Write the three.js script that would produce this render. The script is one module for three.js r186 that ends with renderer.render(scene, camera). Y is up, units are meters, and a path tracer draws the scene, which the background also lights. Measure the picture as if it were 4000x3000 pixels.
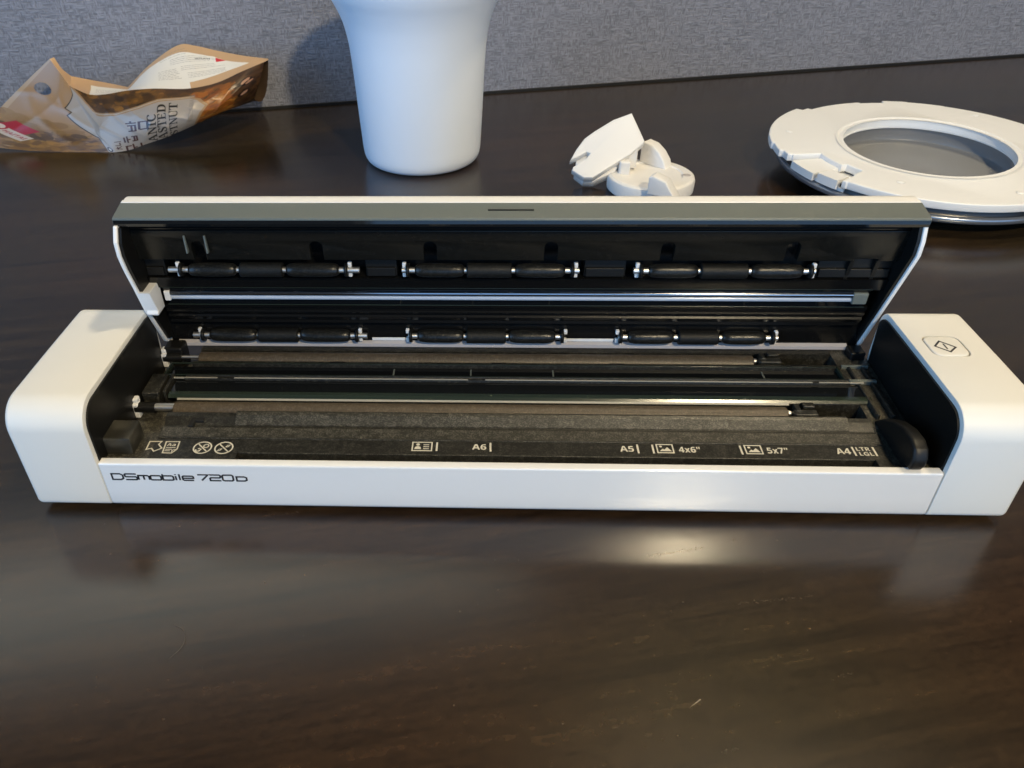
import * as THREE from 'three';
import { RoundedBoxGeometry } from 'three/addons/geometries/RoundedBoxGeometry.js';
import { FontLoader } from 'three/addons/loaders/FontLoader.js';
import { mergeGeometries, toCreasedNormals } from 'three/addons/utils/BufferGeometryUtils.js';
import { RectAreaLightUniformsLib } from 'three/addons/lights/RectAreaLightUniformsLib.js';
import { Brush, Evaluator, SUBTRACTION } from 'three-bvh-csg';

// ---------------------------------------------------------------- camera, light, exposure
const W = 1024, H = 768;
const scene = new THREE.Scene();
scene.background = new THREE.Color().setRGB(0.07, 0.075, 0.08);
const camera = new THREE.PerspectiveCamera(51.85, W / H, 0.01, 20);
camera.position.set(-0.00741, 0.16713, 0.16732);
camera.rotation.set(-0.63983, 0.046685, -0.018825, 'YXZ');
camera.setViewOffset(W, H, 54.8, -17.2, W, H);
camera.focus = 0.27; camera.userData.fStop = 50;
scene.add(camera);
const renderer = new THREE.WebGLRenderer({ antialias: true });
renderer.setSize(W, H);
renderer.toneMapping = THREE.LinearToneMapping;
renderer.toneMappingExposure = 1;
renderer.shadowMap.enabled = true;
RectAreaLightUniformsLib.init();

const WARM = [1.0, 0.83, 0.54], COOL = [0.27, 0.56, 1.0];
const LAMPS = [[0.45, 1.35, -0.24, 2.6, 'warm round ceiling bulb under an added metal dish above the wall end of the desk'], [0.37, 0.82, 0.72, 3.1, 'warm round bulb under an added metal dish, hung low behind the viewer']];
const WINDOWS = [{ x: -1.35, y: 0.5, z: 0.85, yaw: 1.0, w: 1.0, h: 1.3, L: 4.4, label: 'tall daylight window out of view to the left of the desk' }, { x: 0.8, y: 0.2, z: 1.6, yaw: -0.3, w: 2.4, h: 1.5, L: 1.15, label: 'wide low daylight window out of view behind the viewer' }];
const PANE = { x: -0.38, y: 0.485, w: 0.78, h: 0.17, L: 1.35 };     // unseen glowing pane added in the fabric wall to put sheen on the desk

// ---------------------------------------------------------------- noise and textures
function rng(seed) { let s = seed >>> 0; return () => ((s = (Math.imul(s, 1664525) + 1013904223) >>> 0) / 4294967296); }
function lattice(nx, ny, seed) {                                   // tileable value noise on nx x ny cells, u,v in 0..1
  const r = rng(seed), g = new Float32Array(nx * ny); for (let i = 0; i < g.length; i++) g[i] = r();
  return (u, v) => {
    const x = u * nx, y = v * ny, xi = Math.floor(x), yi = Math.floor(y), fx = x - xi, fy = y - yi;
    const a = fx * fx * (3 - 2 * fx), b = fy * fy * (3 - 2 * fy), x0 = ((xi % nx) + nx) % nx, x1 = (x0 + 1) % nx, y0 = ((yi % ny) + ny) % ny, y1 = (y0 + 1) % ny;
    return (g[y0 * nx + x0] * (1 - a) + g[y0 * nx + x1] * a) * (1 - b) + (g[y1 * nx + x0] * (1 - a) + g[y1 * nx + x1] * a) * b;
  };
}
const toS = (c) => (c <= 0.0031308 ? c * 12.92 : 1.055 * Math.pow(c, 1 / 2.4) - 0.055);
function dataTex(w, h, fn, color, rep) {
  const d = new Uint8Array(w * h * 4);
  for (let y = 0; y < h; y++) for (let x = 0; x < w; x++) {
    const c = fn((x + 0.5) / w, (y + 0.5) / h, x, y), i = (y * w + x) * 4;
    for (let k = 0; k < 3; k++) { const v = Array.isArray(c) ? c[k] : c; d[i + k] = Math.max(0, Math.min(255, Math.round(255 * (color ? toS(v) : v)))); }
    d[i + 3] = 255;
  }
  const t = new THREE.DataTexture(d, w, h, THREE.RGBAFormat);
  t.wrapS = t.wrapT = THREE.RepeatWrapping; t.magFilter = THREE.LinearFilter; t.minFilter = THREE.LinearFilter;
  if (color) t.colorSpace = THREE.SRGBColorSpace;
  if (rep) t.repeat.set(rep[0], rep[1]);
  t.needsUpdate = true; return t;
}
const std = (o) => new THREE.MeshPhysicalMaterial(o);
const rgb = (r, g, b) => new THREE.Color().setRGB(r, g, b);

// fine grain shared by the moulded plastics (uv in mm)
const gA = lattice(128, 128, 3), gB = lattice(48, 48, 4), gC = lattice(11, 11, 5), gD = lattice(200, 200, 6);
const grainTex = dataTex(512, 512, (u, v) => 0.5 * gD(u, v) + 0.35 * gA(u, v) + 0.15 * gB(u, v), false, [1 / 30, 1 / 30]);
// dark plastic under paper dust: blotches and specks of dust
const rs = rng(77); const specks = new Float32Array(512 * 512);
for (let i = 0; i < 900; i++) { const x = Math.floor(rs() * 512), y = Math.floor(rs() * 512), s = rs(); specks[y * 512 + x] = s; if (s > 0.6) specks[y * 512 + ((x + 1) % 512)] = s * 0.8; }
function dust(base, amount, seed) {
  const a = lattice(150, 150, seed), b = lattice(40, 40, seed + 1), c = lattice(9, 9, seed + 2);
  return dataTex(512, 512, (u, v, x, y) => {
    const n = a(u, v) * 0.66 + b(u, v) * 0.26 + c(u, v) * 0.08, t = Math.max(0, (n - 0.34) * 2.6) ** 1.5 * amount + specks[y * 512 + x] * amount * 1.2;
    return [base[0] + t * 0.098, base[1] + t * 0.09, base[2] + t * 0.072];
  }, true, [1 / 46, 1 / 46]);
}
const M = {
  white: std({ color: rgb(0.80, 0.775, 0.735), roughness: 0.38, bumpMap: grainTex, bumpScale: 0.00001 }),
  fascia: std({ color: rgb(0.81, 0.79, 0.755), roughness: 0.2, ior: 1.6, clearcoat: 1, clearcoatRoughness: 0.12 }),
  cap: std({ color: rgb(0.73, 0.705, 0.645), roughness: 0.5, bumpMap: grainTex, bumpScale: 0.000012 }),
  black: std({ color: rgb(0.0065, 0.0062, 0.0055), roughness: 0.42, specularIntensity: 0.55 }),
  blackGloss: std({ color: rgb(0.005, 0.005, 0.005), roughness: 0.2, specularIntensity: 0.7 }),
  deep: std({ color: rgb(0.004, 0.004, 0.004), roughness: 0.7 }),
  glass: std({ color: rgb(0.006, 0.007, 0.008), roughness: 0.05 }),
  glassEdge: std({ color: rgb(0.018, 0.026, 0.019), roughness: 0.16 }),
  bed: std({ map: dust([0.0085, 0.0082, 0.0062], 0.3, 21), roughness: 0.42, bumpMap: grainTex, bumpScale: 0.00003 }),
  bedDusty: std({ map: dust([0.022, 0.0205, 0.0155], 0.65, 31), roughness: 0.34, bumpMap: grainTex, bumpScale: 0.00005 }),
  linerDust: std({ map: dust([0.0055, 0.0055, 0.0048], 0.035, 41), roughness: 0.26, specularIntensity: 0.6 }),
  rubber: std({ map: dust([0.058, 0.042, 0.026], 0.3, 51), roughness: 0.5, bumpMap: grainTex, bumpScale: 0.00004 }),
  pinch: std({ map: dust([0.006, 0.006, 0.0055], 0.14, 61), roughness: 0.28, specularIntensity: 0.6, bumpMap: grainTex, bumpScale: 0.00005 }),
  hub: std({ map: dust([0.005, 0.005, 0.0045], 0.06, 71), roughness: 0.55, specularIntensity: 0.5 }),
  band: std({ color: rgb(0.108, 0.122, 0.11), roughness: 0.5, bumpMap: grainTex, bumpScale: 0.00004 }),
  metal: std({ color: rgb(0.86, 0.83, 0.78), roughness: 0.4, metalness: 1 }),
  strip: std({ color: rgb(0.42, 0.39, 0.385), roughness: 0.45 }),
  clip: std({ color: rgb(0.7, 0.69, 0.67), roughness: 0.4 }),
  guide: std({ color: rgb(0.28, 0.30, 0.34), roughness: 0.1, metalness: 1 }),
  edgeLine: std({ color: rgb(0.3, 0.28, 0.23), roughness: 0.35 }),
  ink: std({ color: rgb(0.012, 0.012, 0.015), roughness: 0.5 }),
  print: std({ color: rgb(0.62, 0.58, 0.47), roughness: 0.55 }),
};

// desk: dark stained wood, grain along the wall; specks and rubs of its own
const wA = lattice(10, 150, 11), wB = lattice(40, 600, 12), wC = lattice(5, 24, 13), wD = lattice(900, 900, 14), wE = lattice(7, 9, 15), wF = lattice(260, 700, 16);
const rm = rng(5), marks = new Float32Array(2048 * 2048);
function mark(x, y, v) { const i = ((y + 2048) % 2048 | 0) * 2048 + ((x + 2048) % 2048 | 0); marks[i] = Math.max(marks[i], v); }
for (let i = 0; i < 420; i++) mark(rm() * 2048, rm() * 2048, 0.2 + rm() * 0.5);
for (let i = 0; i < 80; i++) { const x = rm() * 2048, y = rm() * 2048, n = 12 + rm() * 60, v = 0.2 + rm() * 0.45, sl = (rm() - 0.5) * 0.3; for (let k = 0; k < n; k++) if (rm() < 0.7) mark(x + k, y + k * sl + rm() * 3, v * rm()); }
const deskMap = dataTex(2048, 2048, (u, v, x, y) => {
  const g = wA(u, v) * 0.4 + wB(u, v) * 0.3 + wC(u, v) * 0.3, f = wF(u, v), t = Math.max(0.25, 0.36 + 1.28 * g * (0.72 + 0.56 * f) - 0.25 * (1 - wD(u, v))), m = marks[y * 2048 + x], red = wE(u, v);
  return [(0.0245 + 0.005 * red) * t + m * 0.12, (0.0152 + 0.002 * (1 - red)) * t + m * 0.11, 0.0073 * t + m * 0.095];
}, true, [1 / 600, 1 / 600]);
const deskBump = dataTex(1024, 1024, (u, v) => wD(u, v), false, [1 / 300, 1 / 300]);
M.desk = std({ map: deskMap, roughness: 0.215, ior: 1.62, bumpMap: deskBump, bumpScale: 0.000003 });

// woven wall covering: short threads crossing in two tones
const fW = lattice(85, 480, 91), fV = lattice(480, 120, 92), fC = lattice(110, 140, 93), fF = lattice(500, 500, 94), fL = lattice(6, 6, 95), fT = lattice(30, 480, 96);
const weave = (u, v) => { const k = Math.min(1, Math.max(0, (fC(u, v) - 0.42) * 6)); return Math.min(1, Math.max(0, 0.5 + 0.95 * ((fW(u, v) - 0.5) * (1 - k) + (fV(u, v) - 0.5) * k) + 0.22 * (fF(u, v) - 0.5) + 0.3 * (fT(u, v) - 0.5))); };
const wallMap = dataTex(1024, 1024, (u, v) => { const t = 0.155 + 0.165 * weave(u, v) + 0.02 * (fL(u, v) - 0.5); return [t * 0.96, t * 0.975, t * 1.11]; }, true, [1 / 250, 1 / 250]);
const wallBump = dataTex(1024, 1024, (u, v) => weave(u, v), false, [1 / 250, 1 / 250]);
M.wall = std({ map: wallMap, roughness: 0.92, bumpMap: wallBump, bumpScale: 0.0003 });

// ---------------------------------------------------------------- builders (geometry in mm, turned to metres on the way in)
const origin = new Map();
function place(o, parent) {
  o.castShadow = o.receiveShadow = true; parent.add(o); return o;
}
function root(name, label, category, [x, y, z], group) {
  const o = new THREE.Group(); o.name = name; o.position.set(x / 1000, y / 1000, z / 1000); o.userData = { label, category };
  if (group) o.userData.group = group;
  origin.set(o, [x, y, z]); scene.add(o); return o;
}
function part(name, geo, mat, parent, label) {                    // geo in mm, in world axes
  const g = Array.isArray(geo) ? merge(geo) : geo, o = origin.get(parent) || [0, 0, 0];
  g.translate(-o[0], -o[1], -o[2]); g.scale(0.001, 0.001, 0.001);
  const m = new THREE.Mesh(g, mat); m.name = name; if (label) m.userData.label = label;
  origin.set(m, o); return place(m, parent);
}
function merge(list) {
  return mergeGeometries(list.map((g) => { const q = g.index ? g.toNonIndexed() : g; for (const k of Object.keys(q.attributes)) if (!['position', 'normal', 'uv'].includes(k)) q.deleteAttribute(k); return q; }));
}
const box = (x0, x1, y0, y1, z0, z1, r = 0) => {
  const a = [Math.abs(x1 - x0), Math.abs(y1 - y0), Math.abs(z1 - z0)];
  const g = r ? new RoundedBoxGeometry(a[0], a[1], a[2], 2, Math.min(r, Math.min(...a) * 0.49)) : new THREE.BoxGeometry(...a);
  const uv = g.attributes.uv, p = g.attributes.position, n = g.attributes.normal;
  for (let i = 0; i < uv.count; i++) Math.abs(n.getY(i)) > 0.7 ? uv.setXY(i, p.getX(i), p.getZ(i)) : Math.abs(n.getX(i)) > 0.7 ? uv.setXY(i, p.getZ(i), p.getY(i)) : uv.setXY(i, p.getX(i), p.getY(i));
  return g.translate((x0 + x1) / 2, (y0 + y1) / 2, (z0 + z1) / 2);
};
function prismX(pts, x0, x1, bevel = 0, crease = 0.5, bx = bevel) {  // outline [z, y] extruded along x
  const s = new THREE.Shape(pts.map(([z, y]) => new THREE.Vector2(-z, y)));
  const g = new THREE.ExtrudeGeometry(s, { depth: x1 - x0 - 2 * bx, bevelEnabled: bevel > 0, bevelSize: bevel, bevelOffset: -bevel, bevelThickness: bx, bevelSegments: 4, curveSegments: 8 });
  g.rotateY(Math.PI / 2).translate(x0 + bx, 0, 0);
  const c = toCreasedNormals(g, crease), uv = c.attributes.uv, p = c.attributes.position, n = c.attributes.normal;
  for (let i = 0; i < uv.count; i++) Math.abs(n.getX(i)) > 0.7 ? uv.setXY(i, p.getZ(i), p.getY(i)) : uv.setXY(i, p.getX(i), p.getZ(i) - p.getY(i));
  return c;
}
const cylX = (r, x0, x1, y, z, seg = 32) => { const g = new THREE.CylinderGeometry(r, r, x1 - x0, seg).rotateZ(Math.PI / 2).translate((x0 + x1) / 2, y, z); const uv = g.attributes.uv; for (let i = 0; i < uv.count; i++) uv.setXY(i, g.attributes.position.getX(i), uv.getX(i) * 2 * Math.PI * r); return g; };
const latheX = (prof, y, z, seg = 28) => { const g = new THREE.LatheGeometry(prof.map(([x, r]) => new THREE.Vector2(r, x)), seg).rotateZ(-Math.PI / 2).translate(0, y, z); const uv = g.attributes.uv, p = g.attributes.position; for (let i = 0; i < uv.count; i++) uv.setXY(i, p.getX(i), uv.getX(i) * 15); return g; };
function arc(cz, cy, r, a0, a1, n = 8) { const o = []; for (let i = 0; i <= n; i++) { const a = (a0 + (a1 - a0) * i / n) * Math.PI / 180; o.push([cz + r * Math.cos(a), cy + r * Math.sin(a)]); } return o; }
function ribbon(pts, w, closed = false) {                          // flat stroke along a polyline in the xy plane, mitred
  const n = pts.length, L = [], R = [];
  for (let i = 0; i < n; i++) {
    const a = pts[closed ? (i + n - 1) % n : Math.max(0, i - 1)], b = pts[i], c = pts[closed ? (i + 1) % n : Math.min(n - 1, i + 1)];
    let d1 = [b[0] - a[0], b[1] - a[1]], d2 = [c[0] - b[0], c[1] - b[1]];
    const l1 = Math.hypot(...d1), l2 = Math.hypot(...d2); if (!l1) d1 = d2; if (!l2) d2 = d1;
    const n1 = [-d1[1] / (Math.hypot(...d1)), d1[0] / Math.hypot(...d1)], n2 = [-d2[1] / Math.hypot(...d2), d2[0] / Math.hypot(...d2)];
    let m = [n1[0] + n2[0], n1[1] + n2[1]]; const q = Math.hypot(...m) || 1; m = [m[0] / q, m[1] / q];
    const k = Math.min(2.2, 1 / Math.max(0.3, m[0] * n1[0] + m[1] * n1[1])) * w / 2;
    L.push([b[0] + m[0] * k, b[1] + m[1] * k]); R.push([b[0] - m[0] * k, b[1] - m[1] * k]);
  }
  const v = []; for (let i = 0; i < (closed ? n : n - 1); i++) { const j = (i + 1) % n; for (const p of [R[i], R[j], L[j], R[i], L[j], L[i]]) v.push(p[0], p[1], 0); }
  const g = new THREE.BufferGeometry(); g.setAttribute('position', new THREE.Float32BufferAttribute(v, 3)); g.setAttribute('uv', new THREE.Float32BufferAttribute(new Float32Array(v.length / 3 * 2), 2)); g.computeVertexNormals(); return g;
}
const poly = (pts) => new THREE.ShapeGeometry(new THREE.Shape(pts.map((p) => new THREE.Vector2(...p))));
const ring2 = (cx, cy, r, n = 28, k = 1) => Array.from({ length: n }, (_, i) => [cx + r * Math.cos(i / n * 2 * Math.PI), cy + k * r * Math.sin(i / n * 2 * Math.PI)]);
const font = await new FontLoader().loadAsync('fonts/droid/droid_sans_bold.typeface.json');
function words(text, x, y, height, width) {                        // flat letters, lower left corner at x, y
  const g = new THREE.ShapeGeometry(font.generateShapes(text, 10), 4); g.computeBoundingBox(); const b = g.boundingBox;
  return g.translate(-b.min.x, -b.min.y, 0).scale(width / (b.max.x - b.min.x), height / (b.max.y - b.min.y), 1).translate(x, y, 0);
}
function numbered() { const n = {}; return (k) => { const i = n[k] = (n[k] ?? -1) + 1; return i ? `${k}_${String(i).padStart(3, '0')}` : k; }; }

// ---------------------------------------------------------------- the setting
const frame = new THREE.Matrix4().makeRotationY(Math.atan(0.2271)).setPosition(28.4, 0, -448.7);   // wall plane: x along the wall, z out of it
function structure(name, geo, mat) { const m = part(name, geo, mat, scene); m.userData.kind = 'structure'; return m; }
structure('gap_shade_strip', box(-900, 900, -20, 1.6, 0.3, 2.1, 0.3).applyMatrix4(frame), M.deep);  // dark strip painted in for the shaded gap between desk and wall
structure('desk_surface', box(-900, 900, -30, 0, 2.2, 590, 1.2).applyMatrix4(frame), M.desk);
{ // wall with an opening for the added glowing pane
  const P = { x0: (PANE.x - PANE.w / 2) * 1000, x1: (PANE.x + PANE.w / 2) * 1000, y0: (PANE.y - PANE.h / 2) * 1000, y1: (PANE.y + PANE.h / 2) * 1000 };
  const g = merge([box(-1300, P.x0, -700, 640, -60, 0), box(P.x1, 1300, -700, 640, -60, 0), box(P.x0, P.x1, -700, P.y0, -60, 0), box(P.x0, P.x1, P.y1, 640, -60, 0)]);
  structure('wall', g.applyMatrix4(frame), M.wall);
  structure('added_dark_panel', box(-1300, 1300, 641, 1650, -60, -12, 2).applyMatrix4(frame), std({ color: rgb(0.015, 0.012, 0.01), roughness: 0.7 }));  // unseen dark panel, added to darken what the desk mirrors
  const win = root('added_sheen_pane', 'frosted glowing pane added in the fabric wall for the desk sheen, out of view above the desk', 'window', [0, 0, 0]);
  const mk = (list) => merge(list).applyMatrix4(frame);
  part('window_frame', mk([box(P.x0 - 12, P.x1 + 12, P.y0 - 14, P.y0 + 6, -40, 6, 2), box(P.x0 - 12, P.x1 + 12, P.y1 - 6, P.y1 + 14, -40, 6, 2), box(P.x0 - 14, P.x0 + 6, P.y0, P.y1, -38, 5, 2), box(P.x1 - 6, P.x1 + 14, P.y0, P.y1, -38, 5, 2)]), M.white, win);
  part('window_pane', mk([box(P.x0, P.x1, P.y0, P.y1, -34, -30)]), std({ color: rgb(0.3, 0.3, 0.3), roughness: 0.6, emissive: rgb(0.96, 1.0, 0.86), emissiveIntensity: 0.3 }), win);
  const l = new THREE.RectAreaLight(new THREE.Color().setRGB(0.96, 1.0, 0.86), PANE.L, PANE.w - 0.02, PANE.h - 0.02);
  const c = new THREE.Vector3(PANE.x * 1000, PANE.y * 1000, -26).applyMatrix4(frame).multiplyScalar(0.001), d = new THREE.Vector3(0, 0, 1).transformDirection(frame);
  l.position.copy(c); l.lookAt(c.clone().add(d)); win.add(l);
}
WINDOWS.forEach(({ x, y, z, yaw, w, h, L, label }, i) => {             // daylight windows; yaw turns the pane from facing the wall towards facing right
  const win = root(i ? 'tall_window_001' : 'tall_window', label, 'window', [0, 0, 0]), a = w * 500, b = h * 500;
  const m = new THREE.Matrix4().makeRotationY(Math.PI - yaw).setPosition(x * 1000, y * 1000, z * 1000), mk = (l) => merge(l).applyMatrix4(m);
  part('window_frame', mk([box(-a - 40, a + 40, -b - 40, -b, -30, 30, 4), box(-a - 40, a + 40, b, b + 40, -30, 30, 4), box(-a - 40, -a, -b, b, -28, 28, 4), box(a, a + 40, -b, b, -28, 28, 4)]), M.white, win);
  part('window_pane', mk([box(-a, a, -b, b, -8, -4)]), std({ color: rgb(0.3, 0.3, 0.3), roughness: 0.3, emissive: rgb(...COOL), emissiveIntensity: 0.6 }), win);
  const l = new THREE.RectAreaLight(new THREE.Color().setRGB(...COOL), L, w - 0.02, h - 0.02);
  const d = new THREE.Vector3(0, 0, 1).transformDirection(m); l.position.set(x, y, z); l.lookAt(l.position.clone().add(d)); win.add(l);
});
{ // two ceiling bulbs
  LAMPS.forEach(([x, y, z, I, label], i) => {
    const X = x * 1000, Y = y * 1000, Z = z * 1000, lamp = root(i ? 'ceiling_lamp_001' : 'ceiling_lamp', label, 'lamp', [X, 1700, Z]);
    part('lamp_rod', new THREE.CylinderGeometry(5, 5, 1700 - Y - 60, 16).translate(X, (1700 + Y + 60) / 2, Z), M.metal, lamp);
    part('bulb_socket', new THREE.CylinderGeometry(13, 15, 50, 20).translate(X, Y + 54, Z), M.white, lamp);
    part('added_dish', new THREE.LatheGeometry([[14, 62], [40, 56], [66, 34], [82, -18], [83, -18], [67, 36], [40, 58], [14, 64]].map((p) => new THREE.Vector2(...p)), 40).translate(X, Y, Z), M.strip, lamp);  // dish added to keep the bulb's light off the ceiling and wall
    part('bulb', new THREE.SphereGeometry(32, 32, 20).translate(X, Y, Z), std({ color: rgb(0.9, 0.9, 0.9), roughness: 0.4, emissive: rgb(...WARM), emissiveIntensity: 2 }), lamp);
    const l = new THREE.PointLight(new THREE.Color().setRGB(...WARM), I, 0, 2); l.position.set(0, y - 1.7, 0); l.castShadow = true; l.shadow.radius = i ? 1.5 : 3; lamp.add(l);
  });
  structure('ceiling', box(-1600, 1600, 1700, 1760, -700, 1900), std({ color: rgb(0.13, 0.127, 0.12), roughness: 0.95 }));
}

// ---------------------------------------------------------------- the scanner
const SC = root('document_scanner', 'white portable document scanner standing open on the desk, black inside', 'scanner', [0, 0, -30]);
const XI = 119.3, capProfile = [[-56, 1.9], [-6, 1.85], ...arc(-2.6, 4.4, 2.6, 268, 358, 7), [0, 9], ...arc(-8.6, 29.4, 8.6, 1, 88, 14), [-30, 38.1], [-52, 38], ...arc(-53.2, 33.2, 4.8, 86, 178, 6), [-58.2, 6], [-57.6, 3.4]];
const inset = [[-54, 6], [-1.7, 6], ...arc(-8.8, 29.2, 7.1, 1, 88, 12), [-30, 36.4], [-52, 36.3], ...arc(-53.2, 32.6, 3.5, 86, 178, 6)];
function loftX(pts, steps) {                                        // outline [z, y] carried along x; each step [x, inset] draws the outline in by that much
  const n = pts.length, nor = pts.map((p, i) => { const a = pts[(i + n - 1) % n], b = pts[(i + 1) % n], dz = b[0] - a[0], dy = b[1] - a[1], l = Math.hypot(dz, dy); return [-dy / l, dz / l]; });
  let area = 0; pts.forEach((p, i) => { const q = pts[(i + 1) % n]; area += p[0] * q[1] - q[0] * p[1]; }); const sg = area > 0 ? 1 : -1;
  const rings = steps.map(([x, d]) => pts.map((p, i) => [x, p[1] + sg * nor[i][1] * d, p[0] + sg * nor[i][0] * d])), v = [];
  const tri = (a, b, c) => v.push(...a, ...b, ...c);
  for (let k = 0; k + 1 < rings.length; k++) for (let i = 0; i < n; i++) { const j = (i + 1) % n, A = rings[k][i], B = rings[k][j], C = rings[k + 1][j], D = rings[k + 1][i]; sg > 0 ? (tri(A, C, B), tri(A, D, C)) : (tri(A, B, C), tri(A, C, D)); }
  for (const [r, flip] of [[rings[0], false], [rings[rings.length - 1], true]]) { const f = THREE.ShapeUtils.triangulateShape(r.map((p) => new THREE.Vector2(p[2], p[1])), []); for (const [a, b, c] of f) { const V = new THREE.Vector3(...r[b]).sub(new THREE.Vector3(...r[a])).cross(new THREE.Vector3(...r[c]).sub(new THREE.Vector3(...r[a]))); (V.x > 0) === flip ? tri(r[a], r[b], r[c]) : tri(r[a], r[c], r[b]); } }
  const g = new THREE.BufferGeometry(); g.setAttribute('position', new THREE.Float32BufferAttribute(v, 3)); const uv = []; for (let i = 0; i < v.length; i += 3) uv.push(v[i] + v[i + 2] * 0.5, v[i + 1] - v[i + 2]); g.setAttribute('uv', new THREE.Float32BufferAttribute(uv, 2));
  g.computeVertexNormals(); return toCreasedNormals(g, 0.55);
}
const ev = new Evaluator(); ev.useGroups = false; ev.attributes = ['position', 'normal', 'uv'];
function roundedRect(w, d, r) { const s = new THREE.Shape(), a = w / 2, b = d / 2; s.moveTo(-a + r, -b); s.lineTo(a - r, -b); s.quadraticCurveTo(a, -b, a, -b + r); s.lineTo(a, b - r); s.quadraticCurveTo(a, b, a - r, b); s.lineTo(-a + r, b); s.quadraticCurveTo(-a, b, -a, b - r); s.lineTo(-a, -b + r); s.quadraticCurveTo(-a, -b, -a + r, -b); return s; }
for (const side of [-1, 1]) {
  const outer = [[142 - 1.7, 0], [142 - 1.1, 0.13], [142 - 0.55, 0.5], [142 - 0.15, 1.05], [142, 1.7]], inner = [[XI, 0.45], [XI + 0.13, 0.13], [XI + 0.45, 0]];
  let g = loftX(capProfile, side > 0 ? [...inner, ...outer] : [...inner, ...outer].map(([x, d]) => [-x, d]).reverse());
  if (side > 0) {
    const h = new THREE.ExtrudeGeometry(roundedRect(11.2, 11.4, 3.2), { depth: 4, bevelEnabled: false, curveSegments: 6 }).rotateX(-Math.PI / 2).translate(128.6, 36.9, -35.4);
    g = ev.evaluate(new Brush(g), new Brush(h), SUBTRACTION).geometry;
  }
  const cap = part('end_cap', g, M.cap, SC);
  part('inner_panel', side < 0 ? prismX(inset, -XI - 0.05, -XI + 0.6) : prismX(inset, XI - 0.6, XI + 0.05), M.black, cap);
  if (side > 0) {
    const b = new THREE.ExtrudeGeometry(roundedRect(9.2, 9.4, 2.3), { depth: 0.9, bevelEnabled: true, bevelSize: 0.6, bevelThickness: 0.45, bevelSegments: 3, curveSegments: 6 }).rotateX(-Math.PI / 2).translate(128.6, 36.9, -35.4);
    part('scan_button', toCreasedNormals(b, 0.7), M.cap, SC);
    const flat = (q) => q.rotateX(-Math.PI / 2).translate(0, 38.28, 0);
    part('button_symbol', [flat(ribbon([[127.6, 37.9], [131.0, 34.6], [128.4, 32.1], [125.2, 35.1]].map(([x, z]) => [x, z]), 0.55, true)), flat(ribbon([[128.1, 36.5], [128.2, 33.6]], 0.5))], M.ink, SC);
  }
}
// the low fascia between the caps, its lettering
const fas = part('fascia', prismX([[-12, 1.85], [-4, 1.85], ...arc(-2.6, 4.4, 2.6, 268, 358, 7), [0, 9], [0, 18.3], ...arc(-0.55, 18.35, 0.55, 0, 90, 4), [-2.3, 18.95], ...arc(-2.4, 18.45, 0.5, 90, 180, 3), [-2.9, 4.5], [-12, 4]], -118.95, 118.95, 0.35, 0.5), M.fascia, SC);
{
  const G = {
    D: [135, [[[0, 0], [0, 1], [105, 1], [135, .78], [135, .22], [105, 0]], 1]], S: [145, [[[145, 1], [14, 1], [0, .9], [0, .6], [12, .5], [132, .5], [145, .4], [145, .1], [132, 0], [0, 0]], 0]],
    m: [133, [[[0, 0], [0, .74], [112, .74], [133, .6], [133, 0]], 0], [[[67, .74], [67, 0]], 0]], o: [130, [[[0, .12], [0, .62], [14, .74], [116, .74], [130, .62], [130, .12], [116, 0], [14, 0]], 1]],
    b: [130, [[[0, 1.04], [0, 0], [114, 0], [130, .12], [130, .62], [114, .74], [0, .74]], 0]], i: [14, [[[7, 0], [7, .74]], 0], [[[7, .9], [7, 1.06]], 0]], l: [14, [[[7, 0], [7, 1.06]], 0]],
    e: [133, [[[133, 0], [14, 0], [0, .12], [0, .62], [14, .74], [119, .74], [133, .62], [133, .36], [0, .36]], 0]], 7: [130, [[[0, 1], [130, 1], [40, 0]], 0]], 2: [130, [[[0, 1], [117, 1], [130, .9], [130, .6], [117, .5], [13, .5], [0, .4], [0, 0], [132, 0]], 0]],
    0: [130, [[[0, .15], [0, .85], [18, 1], [112, 1], [130, .85], [130, .15], [112, 0], [18, 0]], 1]], d: [122, [[[0, 0], [0, .72], [95, .72], [122, .56], [122, .16], [95, 0]], 1]],
  };
  const list = []; const s = 39.5 / 1660, h = 2.2;
  for (const [k, x] of [['D', 430], ['S', 592], ['m', 755], ['o', 905], ['b', 1058], ['i', 1212], ['l', 1258], ['e', 1302], [7, 1492], [2, 1640], [0, 1795], ['d', 1967]])
    for (const [pts, closed] of G[k].slice(1)) list.push(ribbon(pts.map(([a, b]) => [-116 + (x - 430 + a) * s, 12.95 + b * h]), 0.56, !!closed));
  part('lettering', merge(list).translate(0, 0, 0.03), M.ink, fas);
}
// paper bed: one moulding from the slot behind the fascia to the hinge
const XB = 118.65;
part('paper_bed', prismX([[-7.5, 3], [-7.5, 17.4], [-13.7, 17.4], [-13.8, 17.75], [-14.2, 17.6]].concat([[-18.2, 18.1], [-18.7, 17.5], [-19.5, 17.5], [-20.2, 17.7], [-22.6, 19.0], [-24.3, 19.2], [-24.9, 18.4], [-25.1, 12], [-31.9, 12], [-31.9, 18.6], [-32.0, 18.9], [-34.3, 18.9], [-41.0, 19.0], [-41.2, 20.2], [-41.9, 20.25], [-42.1, 19.9], [-42.6, 19.9], [-42.8, 20.3], [-43.5, 20.3], [-43.6, 18.3], [-49.8, 18.3], [-49.9, 20.25], [-51.3, 20.25], [-51.7, 19], [-51.8, 12], [-59.2, 12], [-59.2, 19.3], [-60.5, 19.6], [-62, 19.4], [-62, 3]]), -106.4, 107.8, 0, 0.3), M.bed, SC);
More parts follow.
